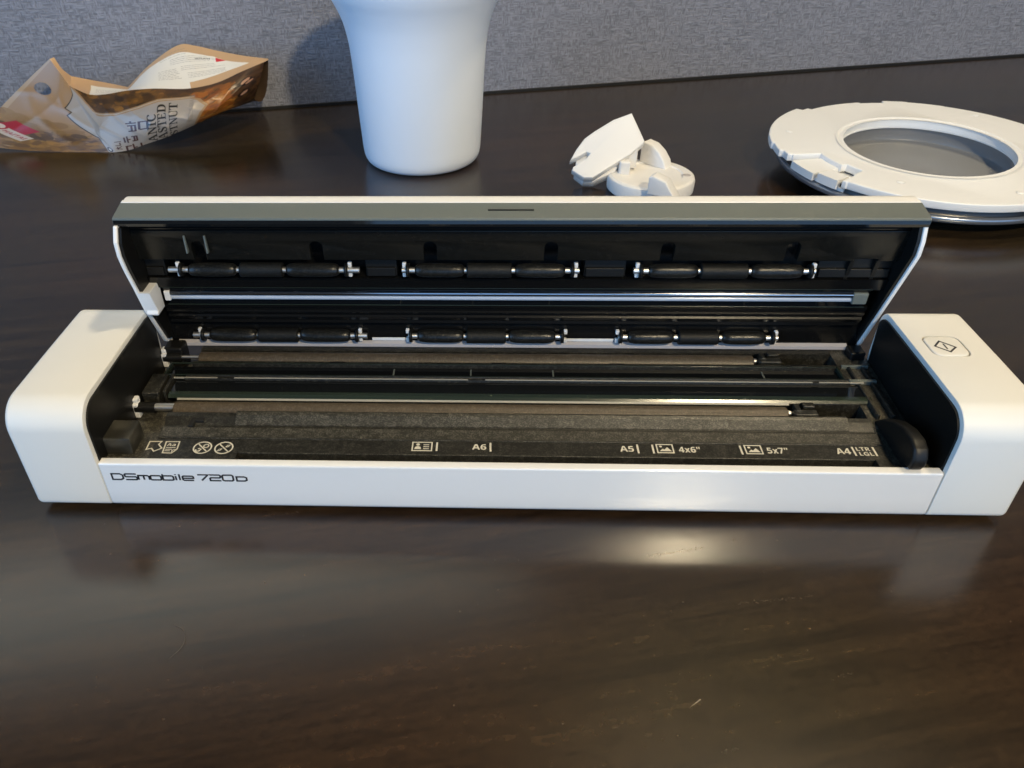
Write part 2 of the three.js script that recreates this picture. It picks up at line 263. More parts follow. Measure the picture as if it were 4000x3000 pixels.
part('bed_end', prismX([[-3, 3], [-3, 17.3], [-13.6, 17.4], [-24.5, 18.2], [-52, 19.2], [-62, 19.2], [-62, 3]], 107.85, XB, 0, 0.3), M.bedDusty, SC);
part('bed_end', prismX([[-3, 3], [-3, 17.3], [-16.2, 17.4], [-16.3, 14], [-62, 14], [-62, 3]], -XB, -106.45, 0, 0.3), M.bedDusty, SC);
for (const [x0, x1] of [[-106.4, -80.6], [103.6, 107.8]]) part('bed_lip', box(x0, x1, 9, 17.38, -7.55, -3), M.bed, SC);
part('slot_floor', box(-80.6, 103.6, 5, 9.5, -7.52, -2.95), M.deep, SC);
part('base_plate', [box(-XB, XB, 2.4, 4.6, -61.5, -8, 0.5)], M.black, SC);
for (const [x, z] of [[-104, -9], [104, -9], [-104, -50], [104, -50]]) part('rubber_foot', new THREE.CylinderGeometry(5, 5.4, 2.5, 24).translate(x, 1.25, z), M.deep, SC);
// dusty ridges across the bed
part('feed_ridge', prismX([[-19.9, 17.9], [-22.5, 19.7], [-23.6, 20.0], [-24.45, 19.8], [-24.45, 18.4], [-19.9, 17.4]], -84.5, 100.5, 0, 0.2), M.bedDusty, SC);
part('feed_ramp', prismX([[-14.25, 17.62], [-18.15, 18.13], [-18.15, 17.8], [-14.25, 17.4]], -106, 107.4, 0, 0.2), M.bedDusty, SC);
// rollers in the bed
for (const [y, z, r, x0, x1, stub] of [[16.35, -28.45, 3.05, -105.9, 84.6, 1.25], [17.5, -55.4, 3.1, -105.6, 81, 0.62]]) {
  const ro = part('feed_roller', latheX([[x0, 0.6], [x0, r - 0.25], [x0 + 0.25, r], [x1 - 0.25, r], [x1, r - 0.25], [x1, 0.6]], y, z, 40), M.rubber, SC);
  part('roller_shaft', cylX(stub, x0 - 6, x0 + 0.2, y + 1.6, z, 20), M.metal, ro);
  part('shaft_tip', new THREE.SphereGeometry(0.9, 14, 10).scale(1.3, 1, 1).translate(x1 + 0.8, y + 1.4, z), M.metal, ro);
  part('shaft_sleeve', cylX(1.7, x0 - 12.5, x0 - 6, y + 1.4, z, 20), M.black, ro);
  part('bearing', [box(x0 - 13.1, x0 - 11.2, y - 2, y + 3.3, z - 1.4, z + 1.4, 0.5), box(x0 - 13.1, x0 - 11.4, y + 2.4, y + 4.6, z - 2.2, z + 0.4, 0.5)], M.clip, ro);
  part('roller_latch', [box(x1 + 1.6, x1 + 8.5, y + 0.6, y + 3.2, z + 0.3, z + 3, 0.3), box(x1 + 2.2, x1 + 3.8, y + 0.6, y + 3.5, z - 2.4, z + 1.4, 0.3), box(x1 + 5, x1 + 8.6, y + 0.6, y + 3.4, z - 3.2, z - 0.9, 0.3)], M.bed, ro);
}
// glass strips in the bed
part('glass_bevel', prismX([[-31.95, 18.95], [-32.6, 19.65], [-32.9, 19.85], [-34.35, 19.9], [-34.35, 18.95]], -109, 111.5, 0, 0.15), M.glassEdge, SC);
part('scan_glass', [box(-109, 111.5, 18.95, 19.45, -40.95, -34.4)], M.glass, SC);
part('bevel_edge', prismX([[-31.4, 18.6], [-31.92, 19.05], [-31.92, 18.3]], -106, 86, 0, 0.1), M.edgeLine, SC);
part('scan_glass', box(-113, 106, 18.3, 18.9, -49.75, -43.65), M.glass, SC);
part('glass_frame', [box(-113.4, 106.8, 19.9, 20.32, -43.5, -43.0, 0.12), box(-113.4, 106.8, 19.9, 20.34, -50.4, -49.9, 0.12), box(-113.8, -113.2, 18.6, 20.34, -50.4, -43, 0.12), box(106.3, 106.9, 18.6, 20.34, -50.4, -43, 0.12)], M.glassEdge, SC);
for (const [x0, x1] of [[-110, -95.5], [-90, -13.5], [-8, 96], [98, 112]]) part('frame_glint', box(x0, x1, 19.9, 20.4, -41.75, -41.2, 0.12), M.edgeLine, SC);  // light-toned bars paint the specular line along the frame
part('bed_glint', box(-106, 107, 17.4, 17.72, -13.9, -13.62, 0.1), M.bedDusty, SC);  // thin lighter bar paints the highlight on the rounded bed edge
part('bed_glint', box(-80.4, 103.4, 17.1, 17.42, -7.55, -7.3, 0.1), M.bedDusty, SC);  // same painted edge highlight, along the slot
for (const x of [-60, -6, 33, 92]) part('frame_tab', box(x, x + 5, 19.9, 20.5, -51.2, -50.2, 0.15), M.black, SC);
for (const x of [-38.5, -13, 14, 82]) part('glass_tick', box(x, x + 0.5, 18.88, 19.05, -49, -44.5), M.band, SC);
// left-hand block, rails and mechanics
part('guide_block', new RoundedBoxGeometry(8.2, 6, 9, 2, 0.5).translate(-115, 20.2, -10.6), M.bedDusty, SC);
part('side_rail', [box(-117.6, -112.2, 14, 20.4, -43.5, -32.5, 0.4), box(-110.8, -109.9, 14, 20.8, -43, -33, 0.2)], M.bed, SC);
part('side_rail', [box(110.2, 111.2, 18, 20.1, -52, -25, 0.3), box(114.6, 115.8, 18, 20, -52, -25, 0.3)], M.bed, SC);
part('rail_cross_bar', [box(107.9, 116.5, 18.5, 20.4, -43.4, -42.2, 0.2), box(108.4, 117, 18.6, 20.4, -51.6, -50.8, 0.2)], M.band, SC);
part('bed_latch', [box(-98.4, -96.9, 17.5, 18.8, -24, -18.2, 0.2), box(-96.9, -94.2, 17.5, 18.75, -22.8, -20.6, 0.2)], M.deep, SC);
part('hinge_block', box(-118, -111.5, 13, 22.4, -61.5, -55.5, 0.8), M.black, SC);
part('hinge_block', box(113, 118, 13, 22, -61.5, -56, 0.8), M.black, SC);
// paper guide slider
part('paper_guide', prismX([[-24.5, 18.3], [-21, 21.8], [-15.5, 25.2], [-10, 27], [-5, 27.4], [-1.9, 26.2], [-0.4, 23.6], [-0.3, 21], [-1.2, 19.4], [-3.2, 19.1], [-3.4, 17.6], [-20, 17.6]], 109.2, 113.4, 0.9, 0.7), M.black, SC);
// printed marks on the bed
{
  const up = (g) => g.rotateX(-Math.PI / 2).translate(0, 17.43, 0);           // drawn as (x, -z)
  const mk = (list) => part('printed_mark', up(merge(list)), M.print, SC);
  for (const x of [-22, -6.2, 36.8, 41.2, 66.6, 98.8, 104.7]) mk([ribbon([[x, 9.1], [x, 13.1]], 0.55)]);
  for (const [t, x, y, h, w] of [['A6', -11.6, 9.9, 2.5, 4.2], ['A5', 31.6, 9.8, 2.5, 4.0], ['4x6"', 48.6, 9.7, 2.6, 6.2], ['5x7"', 74, 9.7, 2.6, 6.0], ['A4', 93.7, 9.8, 2.6, 4.1], ['LTR', 99.7, 11.35, 1.65, 4.0], ['LGL', 100.0, 9.2, 1.65, 4.0]]) mk([words(t, x, y, h, w)]);
  for (const x of [42.4, 67.9]) mk([ribbon([[x, 9.5], [x + 4.6, 9.5], [x + 4.6, 13.2], [x, 13.2]], 0.4, true), poly(ring2(x + 1.15, 12.3, 0.42, 14)), poly([[x + 0.6, 10.2], [x + 1.6, 11.3], [x + 2.1, 10.9], [x + 3, 12], [x + 4.1, 10.2]])]);
  mk([ribbon([[-29.2, 9.2], [-23.5, 9.2], [-23.5, 13], [-29.2, 13]], 0.4, true), poly(ring2(-27.6, 12, 0.55, 14)), poly([[-28.6, 9.9], [-28.4, 10.9], [-27.6, 11.3], [-26.8, 10.9], [-26.6, 9.9]]), ...[10.1, 11, 11.9].map((y) => ribbon([[-26, y], [-24.3, y]], 0.36))]);
  mk([ribbon([[-108.2, 12], [-104.6, 12.1], [-105.1, 10.7], [-103.6, 9], [-105.5, 7.5], [-106.7, 8.9], [-108.1, 8.3]], 0.4, true)]);
  mk([ribbon([[-103.2, 12], [-99.2, 12.1], [-98.9, 8.6], [-100, 6.8], [-102.7, 6.9]], 0.4, true), ribbon([[-100, 6.8], [-100.2, 8.1], [-98.9, 8.6]], 0.3), words('Aa', -102.5, 10, 1.3, 2.6), ribbon([[-102.4, 9.3], [-99.6, 9.3]], 0.3), ribbon([[-102.4, 8.5], [-100.4, 8.5]], 0.3), ribbon([[-102.4, 7.8], [-100.8, 7.8]], 0.3)]);
  for (const [cx, k] of [[-91.5, 0], [-85.1, 1]]) mk([ribbon(ring2(cx, 9.45, 2.6), 0.45, true), ribbon([[cx - 1.8, 11.3], [cx + 1.8, 7.6]], 0.4), ...(k ? [ribbon([[cx - 1.7, 7.9], [cx - 0.9, 8.2], [cx - 0.5, 9], [cx - 1.2, 8.8], [cx - 1.7, 7.9]], 0.28), ribbon([[cx + 0.4, 9.8], [cx + 1.1, 9.9], [cx + 1.6, 10.8], [cx + 0.9, 10.6], [cx + 0.4, 9.8]], 0.28)] : [ribbon(ring2(cx + 0.9, 10.2, 0.75, 12), 0.35, true), ribbon([[cx - 1.8, 8.6], [cx - 1.5, 7.7], [cx - 0.6, 7.9], [cx - 0.2, 8.9]], 0.4), ribbon([[cx - 1.2, 8.8], [cx - 0.6, 9.2]], 0.4)])]);
}
// ---- the raised lid
const XL = 118.5;
part('lid_shell', [prismX([[-55.5, 74.0], [-55.9, 74.55], [-57.2, 74.65], ...arc(-59.3, 68.4, 6.1, 70, 172, 10), [-69.5, 60], [-68.5, 40], [-66.5, 21], [-64.6, 21], [-66, 40], [-66.5, 60], [-64.6, 68.4], [-60, 72.2], [-56.4, 72.4]], -XL, XL, 0.4, 0.5),
  ...[-1, 1].map((s) => prismX([...(s < 0 ? [[-47.2, 70.6], [-44.6, 66.5], [-44.4, 62], [-45.6, 57], [-48.4, 49], [-51.6, 38.9], [-58.8, 23.4]] : [[-48.4, 70.6], [-47, 66], [-46.8, 61.6], [-49.4, 54.6], [-54.2, 42], [-57.4, 33.7], [-62, 21.6]]), [-63, 20], [-66.6, 20.5], [-68, 40], [-67.5, 66], [-60, 70.6]], s < 0 ? -XL - 0.02 : XL - 1.23, s < 0 ? -XL + 1.23 : XL + 0.02, 0.3, 0.5))], M.white, SC);
const band = part('lid_rim', prismX([[-47.9, 72.5], ...[[-48.2, 72.9], [-55.6, 74.4], [-56.5, 73.5], [-56.5, 70.9], [-48.3, 70.7], [-47.8, 71.2]]], -XL, XL, 0.25, 0.25), M.band, SC);
part('rim_face', prismX([[-47.72, 71.15], [-47.8, 72.2], [-48.3, 72.2], [-48.4, 70.6], [-51.6, 69.6], [-51.6, 69.2], [-48.0, 70.2]], -XL + 0.2, XL - 0.2, 0, 0.15), M.glass, SC);
part('latch_ridge', box(-7.6, 5.9, 73.35, 73.95, -52.2, -51.7, 0.15), M.black, SC);
part('lid_liner', [prismX([[-58.5, 69.8], [-52.6, 68.2], [-52.3, 67.8], [-52.5, 67.2], [-58.5, 67]], -XL + 1.8, XL - 1.8, 0, 0.2), box(-XL + 1.7, XL - 1.7, 20.5, 69, -65.6, -62.5),
  prismX([[-55.0, 49.6], [-55.4, 48.6], [-56.0, 45.5], [-62, 45.5], [-62, 49.8]], -XL + 1.7, XL - 1.7, 0, 0.2)], M.blackGloss, SC);
for (const s of [-1, 1]) part('liner_side', prismX([...(s < 0 ? [[-47.6, 69.8], [-45.3, 66], [-45.1, 62], [-46.3, 57], [-49.1, 49], [-52.3, 38.9], [-59.5, 24]] : [[-48.8, 69.8], [-47.7, 66], [-47.5, 61.6], [-50.1, 54.6], [-54.9, 42], [-58.1, 33.7], [-62.6, 22.4]]), [-65, 22], [-65, 69.8]], s < 0 ? -XL + 1.25 : XL - 2.2, s < 0 ? -XL + 2.2 : XL - 1.25, 0, 0.3), M.black, SC);
{ // the flat plate above the pinch rollers, with six arched notches in its lower edge
  const sh = new THREE.Shape(); sh.moveTo(-116.6, 0);
  for (const x of [-96.8, -60.1, -25.1, 11.7, 46.8, 84]) { sh.lineTo(x - 2, 0); sh.lineTo(x - 2, 4.6); sh.absarc(x, 4.6, 2, Math.PI, 0, true); sh.lineTo(x + 2, 0); }
  sh.lineTo(103, 0); sh.lineTo(103, 0.8); sh.lineTo(110, 0.8); sh.lineTo(110, 0); sh.lineTo(116.6, 0); sh.lineTo(116.6, 10.4); sh.lineTo(-116.6, 10.4);
  const g = new THREE.ExtrudeGeometry(sh, { depth: 2.2, bevelEnabled: true, bevelSize: 0.25, bevelThickness: 0.25, bevelOffset: -0.25, bevelSegments: 2, curveSegments: 10 }).rotateX(Math.atan2(1.2, 10.4) ).translate(0, 57, -55.8);
  part('liner_plate', toCreasedNormals(g, 0.4), M.linerDust, SC);
  for (const x of [-100, -93.7]) part('liner_rib', box(x - 0.3, x + 0.3, 59.5, 65.4, -53.4, -51.8, 0.2), M.band, SC);
}
// pinch roller sets: two barrels, a dark hub between them, a shaft in white clips
function rollerSet(y, z, r, [s0, a0, a1, h0, h1, b0, b1, s1], long) {
  const barrel = (x0, x1) => latheX([[x0, 0.8], [x0 + 0.1, r * 0.55], [x0 + 0.9, r * 0.84], [x0 + 2.6, r * 0.96], [x0 + 5, r], [x1 - 5, r], [x1 - 2.6, r * 0.96], [x1 - 0.9, r * 0.84], [x1 - 0.1, r * 0.55], [x1, 0.8]], y, z, 24);
  part('pinch_roller', barrel(a0, a1), M.pinch, SC);
  part('pinch_roller', barrel(b0, b1), M.pinch, SC);
  part('roller_hub', [latheX([[h0 + 0.4, 0.8], [h0 + 0.4, r * 0.98], [h0 + 0.9, r * 1.04], [h1 - 0.9, r * 1.04], [h1 - 0.4, r * 0.98], [h1 - 0.4, 0.8]], y, z, 12)], M.hub, SC);
  const sh = part('roller_shaft', cylX(0.95, s0, s1, y, z, 16), M.metal, SC);
  for (const [x, d] of [[a0 - 2.2, -1], [b1 + 2.2, 1]]) {
    part('collar', latheX([[x - 0.5, 0.7], [x - 0.5, r * 0.95], [x + 0.5, r * 0.95], [x + 0.5, 0.7]], y, z, 20), M.black, sh);
    part('shaft_clip', [box(x + d * 1.1 - 0.6, x + d * 1.1 + 0.6, y + 0.9, y + 2.5, z - 1.2, z + 0.2, 0.3), box(x + d * 1.1 - 0.6, x + d * 1.1 + 0.6, y - 2.4, y - 0.9, z - 1.2, z + 0.2, 0.3)], M.clip, sh);
  }
}
for (const s of [[-108.1, -101.8, -86.4, -85.6, -71.3, -70.7, -53.9, -47.6], [-34.2, -30.2, -14.7, -14.4, 0.3, 0.9, 16.5, 20.8], [37.5, 42, 57.2, 57.5, 72.5, 73.2, 89, 92.7]]) rollerSet(52.9, -54.3, 2.25, s);
for (const s of [[-108.3, -102.6, -86.2, -86, -71.6, -71.3, -54, -48.4], [-34.3, -31.2, -15.4, -14.9, -0.8, -0.3, 15.6, 18.2], [36.6, 39.6, 55.2, 56.2, 70.2, 71, 85.6, 89.6]]) rollerSet(24.6, -61.0, 2.35, s);
for (const [x0, x1] of [[-116.5, -110], [-46, -36], [22.5, 35.5], [94, 116.5]]) part('liner_boss', [box(x0, x1, 49.7, 56.6, -60, -56.4, 0.4), box(x0 + 0.5, x1 - 0.5, 50, 53, -58, -55.6, 0.3)], M.black, SC);
for (const x of [102.6, 110.4]) part('liner_fin', prismX([[-54.2, 57], [-56.4, 47], [-62, 47], [-62, 57]], x, x + 1.2), M.black, SC);
// contact image sensor in the lid: glass, light guide, ridges
part('sensor_glass', prismX([[-56.1, 45.4], [-57.1, 41.5], [-58.0, 38.4], [-62, 38.4], [-62, 45.4]], -112.6, 112.4, 0, 0.1), M.glass, SC);
part('light_guide', cylX(0.95, -110.6, 107.5, 43.5, -56.6, 28), M.guide, SC);
part('guide_strip', cylX(0.85, -111.3, 107.5, 41.75, -56.95, 28), std({ color: rgb(0.4, 0.44, 0.5), roughness: 0.15 }), SC);
part('guide_holder', box(107.4, 112, 40.6, 44.6, -57.6, -55.4, 0.4), M.band, SC);
part('guide_holder', box(-112.6, -110.6, 40.8, 44.4, -57.6, -55.6, 0.4), M.clip, SC);
part('sensor_ridge', [prismX([[-57.9, 38.35], [-58.1, 37.2], [-58.9, 36.8], [-59.0, 35.6], [-58.6, 35.2], [-59.6, 33.6], [-59.2, 33.0], [-60.3, 31.2], [-60.2, 30.2], [-61.4, 29.3], [-64, 29], [-64, 38.3]], -114.5, 114.2, 0, 0.2)], M.blackGloss, SC);
for (const [y, z] of [[45.6, -56.1], [38.3, -58]]) part('edge_line', box(-113, 113, y - 0.13, y + 0.13, z - 0.15, z + 0.15, 0.1), M.glassEdge, SC);
part('side_bracket', prismX([[-48.5, 47.4], [-51.4, 39.6], [-50.8, 38.6], [-51.1, 38], [-57, 38], [-57, 47.4]], -117.6, -113.8, 0.3, 0.4), M.white, SC);
for (const [x0, x1] of [[-47, -35.5], [19.5, 35.5]]) part('spring_plate', box(x0, x1, 21.9, 23.0, -63.6, -62.2, 0.2), M.clip, SC);
part('hinge_plate', prismX([[-61.2, 20.0], [-62.2, 19.9], [-65.5, 21.4], [-65.5, 25], [-64.8, 25], [-64.4, 22.6], [-61.2, 21.2]], -114.6, 113.6, 0, 0.2), M.strip, SC);

// ---------------------------------------------------------------- white cup behind the scanner
{
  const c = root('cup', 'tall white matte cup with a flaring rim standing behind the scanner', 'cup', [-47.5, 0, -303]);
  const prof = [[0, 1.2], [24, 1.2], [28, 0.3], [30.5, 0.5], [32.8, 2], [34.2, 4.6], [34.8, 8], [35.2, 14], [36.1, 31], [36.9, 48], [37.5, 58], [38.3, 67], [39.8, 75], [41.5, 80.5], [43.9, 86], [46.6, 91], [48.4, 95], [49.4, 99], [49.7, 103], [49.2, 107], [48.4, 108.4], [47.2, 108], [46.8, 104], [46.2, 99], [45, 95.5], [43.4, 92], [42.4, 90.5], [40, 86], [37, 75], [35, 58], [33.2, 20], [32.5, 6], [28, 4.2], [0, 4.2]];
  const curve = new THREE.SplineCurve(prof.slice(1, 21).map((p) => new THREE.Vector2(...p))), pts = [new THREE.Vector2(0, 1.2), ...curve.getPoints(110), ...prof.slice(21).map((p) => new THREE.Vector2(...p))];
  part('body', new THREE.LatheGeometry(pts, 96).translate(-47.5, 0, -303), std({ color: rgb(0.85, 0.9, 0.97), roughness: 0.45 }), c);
}

// ---------------------------------------------------------------- white mounting ring at the right
{
  const c = root('mounting_ring', 'round white plastic mounting ring with a dark dish in its middle', 'mounting ring', [230, 0, -267.6]);
  const R = (a) => (a < -175 || a > 176 ? 80.5 : a < -128 ? 81.6 : a < -124 ? 78 : a < -97 ? 75.5 : a < -86 ? 74 : a < -75 ? 78 : a < -60 ? 77.2 : a < 141 ? 76.6 : a < 143 ? 77.4 : a < 144 ? 66 : a < 154 ? 58 : a < 171 ? 61 : a < 172 ? 76 : 78.5);
  const s = new THREE.Shape(), hole = new THREE.Path(); let first = true;
  for (let a = -180; a < 180; a += 0.5) { const t = -a * Math.PI / 180, r = R(a); first ? s.moveTo(r * Math.cos(t), r * Math.sin(t)) : s.lineTo(r * Math.cos(t), r * Math.sin(t)); first = false; }
  hole.absarc(0, 0, 43.2, 0, 2 * Math.PI, true); s.holes.push(hole);
  const tilt = new THREE.Matrix4().makeTranslation(230, 0, -267.6).multiply(new THREE.Matrix4().makeRotationX(0.022));
  const top = toCreasedNormals(new THREE.ExtrudeGeometry(s, { depth: 2.8, bevelEnabled: true, bevelSize: 0.6, bevelThickness: 0.6, bevelOffset: -0.6, bevelSegments: 3, curveSegments: 64 }).rotateX(-Math.PI / 2).translate(0, 15.3, 0), 0.6).applyMatrix4(tilt);
  const wp = std({ color: rgb(0.87, 0.865, 0.85), roughness: 0.36 });
  part('ring_plate', top, wp, c);
  const at = (g) => g.applyMatrix4(tilt), lathe = (l, n = 96) => at(new THREE.LatheGeometry(l.map((p) => new THREE.Vector2(...p)), n));
  part('bore_bevel', lathe([[46.5, 19.05], [45.5, 19.1], [44, 18.3], [43.0, 16.5], [42.9, 13.8]]), wp, c);
  part('dish', lathe([[43.6, 14.4], [44.6, 13.6], [45.6, 9], [45.9, 6.4], [44.8, 5.9], [43.6, 5.4], [40, 4.6], [0, 4.2], [0, 3.2], [47, 3.2], [47.6, 14.2]]), std({ color: rgb(0.23, 0.235, 0.245), roughness: 0.3 }), c);
  part('skirt', lathe([[74, 15.4], [74.2, 12.8], [75, 11.6]]), std({ color: rgb(0.01, 0.01, 0.011), roughness: 0.3, side: THREE.DoubleSide }), c);
  part('under_ring', lathe([[75, 11.6], [76.2, 11.2], [76.6, 10.2], [76.2, 8.6], [75.2, 8.1], [70, 6], [60, 2.6], [52, 1.6], [47, 1.6]]), std({ color: rgb(0.34, 0.37, 0.42), roughness: 0.22, metalness: 0.7 }), c);
  part('foot_ring', lathe([[52, 1.6], [54, 0], [60, 0], [61, 2.6]]), std({ color: rgb(0.01, 0.01, 0.01), roughness: 0.6 }), c);
  const wedge = (a0, a1, r0, r1, y0, y1) => { const w = new THREE.Shape(); const n = 8; for (let i = 0; i <= n; i++) { const t = -(a0 + (a1 - a0) * i / n) * Math.PI / 180; i ? w.lineTo(r1 * Math.cos(t), r1 * Math.sin(t)) : w.moveTo(r1 * Math.cos(t), r1 * Math.sin(t)); } for (let i = n; i >= 0; i--) { const t = -(a0 + (a1 - a0) * i / n) * Math.PI / 180; w.lineTo(r0 * Math.cos(t), r0 * Math.sin(t)); } return at(new THREE.ExtrudeGeometry(w, { depth: y1 - y0, bevelEnabled: false }).rotateX(-Math.PI / 2).translate(0, y0, 0)); };
  part('latch_tab', wedge(155.5, 169, 59, 77.6, 12.5, 16.4), wp, c);
  part('latch_tab', wedge(144.5, 153.5, 68, 77.2, 13, 17.6), wp, c);
  part('inner_rim', wedge(142, 172, 56, 75.2, 12, 13.6), wp, c);
  for (const [r, a] of [[71, -160.6], [60, 124.5], [69, -45.5], [65, 75]]) part('moulded_pip', at(new THREE.SphereGeometry(2.2, 16, 8, 0, 7, 0, 1.2).scale(1, 0.35, 1).translate(r * Math.cos(a * Math.PI / 180), 18.55, r * Math.sin(a * Math.PI / 180))), wp, c);
}

// ---------------------------------------------------------------- white clip assembly
{
  const c = root('swivel_clip', 'small white plastic swivel clip, a tilted leaf plate on a round hub', 'plastic clip', [72, 0, -254]);
  const wp = std({ color: rgb(0.81, 0.79, 0.76), roughness: 0.42 });
  const n = new THREE.Vector3(-0.056, 0.698, 0.714).normalize(), u = new THREE.Vector3(0.998, 0.039, 0.04).normalize(), w = new THREE.Vector3().crossVectors(n, u).normalize();
  const basis = new THREE.Matrix4().makeBasis(u, w.clone().negate(), n.clone().negate()).setPosition(69.7, 35.8, -272);    // local x = u, y = -w (towards the viewer's back), z into the plate
  const leaf = (pts, d0, d1, b = 0.5) => toCreasedNormals(new THREE.ExtrudeGeometry(new THREE.Shape(pts.map(([a, q]) => new THREE.Vector2(a, -q))), { depth: d1 - d0 - 2 * b, bevelEnabled: true, bevelSize: b, bevelThickness: b, bevelOffset: -b, bevelSegments: 2 }).translate(0, 0, d0 + b), 0.5).applyMatrix4(basis);
  part('leaf_plate', leaf([[0, 0], [6.6, -16.3], [5.6, -18.1], [-1.4, -23.9], [-21.2, -36.5], [-26.1, -36.4], [-32.5, -32], [-31.6, -29.8], [-24.6, -25.2], [-22.6, -22.6], [-24.6, -21.8], [-27, -23.6], [-33.4, -26.4], [-29.9, -19.9], [-25.4, -13.7], [-19.9, -9.7], [-10, -3.6]], 0, 6, 1.1), wp, c);
  part('leaf_body', [leaf([[-2, -4], [3.5, -17], [-3, -23.5], [-21.4, -34.6], [-26, -34.4], [-30, -30.5], [-30, -23], [-23, -13]], 5.0, 8, 0.6), leaf([[-5, -24.5], [-9, -31.5], [-20.4, -36.6], [-26, -36.2], [-31, -32], [-29, -27], [-14, -19]], 5.0, 13, 1.4)], wp, c);
  part('hub', toCreasedNormals(new THREE.LatheGeometry([[0, 0.4], [22, 0.4], [23.2, 1.6], [23.4, 6.8], [22.9, 8.2], [21.6, 9], [17, 9.2], [16.4, 8.6], [0, 8.6]].map((p) => new THREE.Vector2(...p)), 72).translate(80.5, 0, -253), 0.5), wp, c);
  const fin = (pts, t, x, z, a) => toCreasedNormals(new THREE.ExtrudeGeometry(new THREE.Shape(pts.map((p) => new THREE.Vector2(...p))), { depth: t - 1, bevelEnabled: true, bevelSize: 0.8, bevelThickness: 0.8, bevelOffset: -0.8, bevelSegments: 3 }).rotateY(a).translate(x, 8.4, z), 0.6);
  part('fin', fin([[0, 0], [0, 10.5], [1.5, 12], [7, 11.2], [12, 8], [15.5, 4], [17, 0]], 6.5, 81, -276, -0.75), wp, c);
  part('fin', fin([[0, 0], [0, 9], [2, 10], [9, 8], [15, 0]], 7, 77, -231, -0.5), wp, c);
  part('hinge_post', [box(67, 73, 9.8, 21, -266, -258, 1), box(63, 69, 8, 15.6, -262, -252, 1)], wp, c);
  part('moulded_pip', new THREE.SphereGeometry(2, 16, 8, 0, 7, 0, 1.3).scale(1.3, 0.3, 1).translate(98.6, 9, -250), M.strip, c);
}

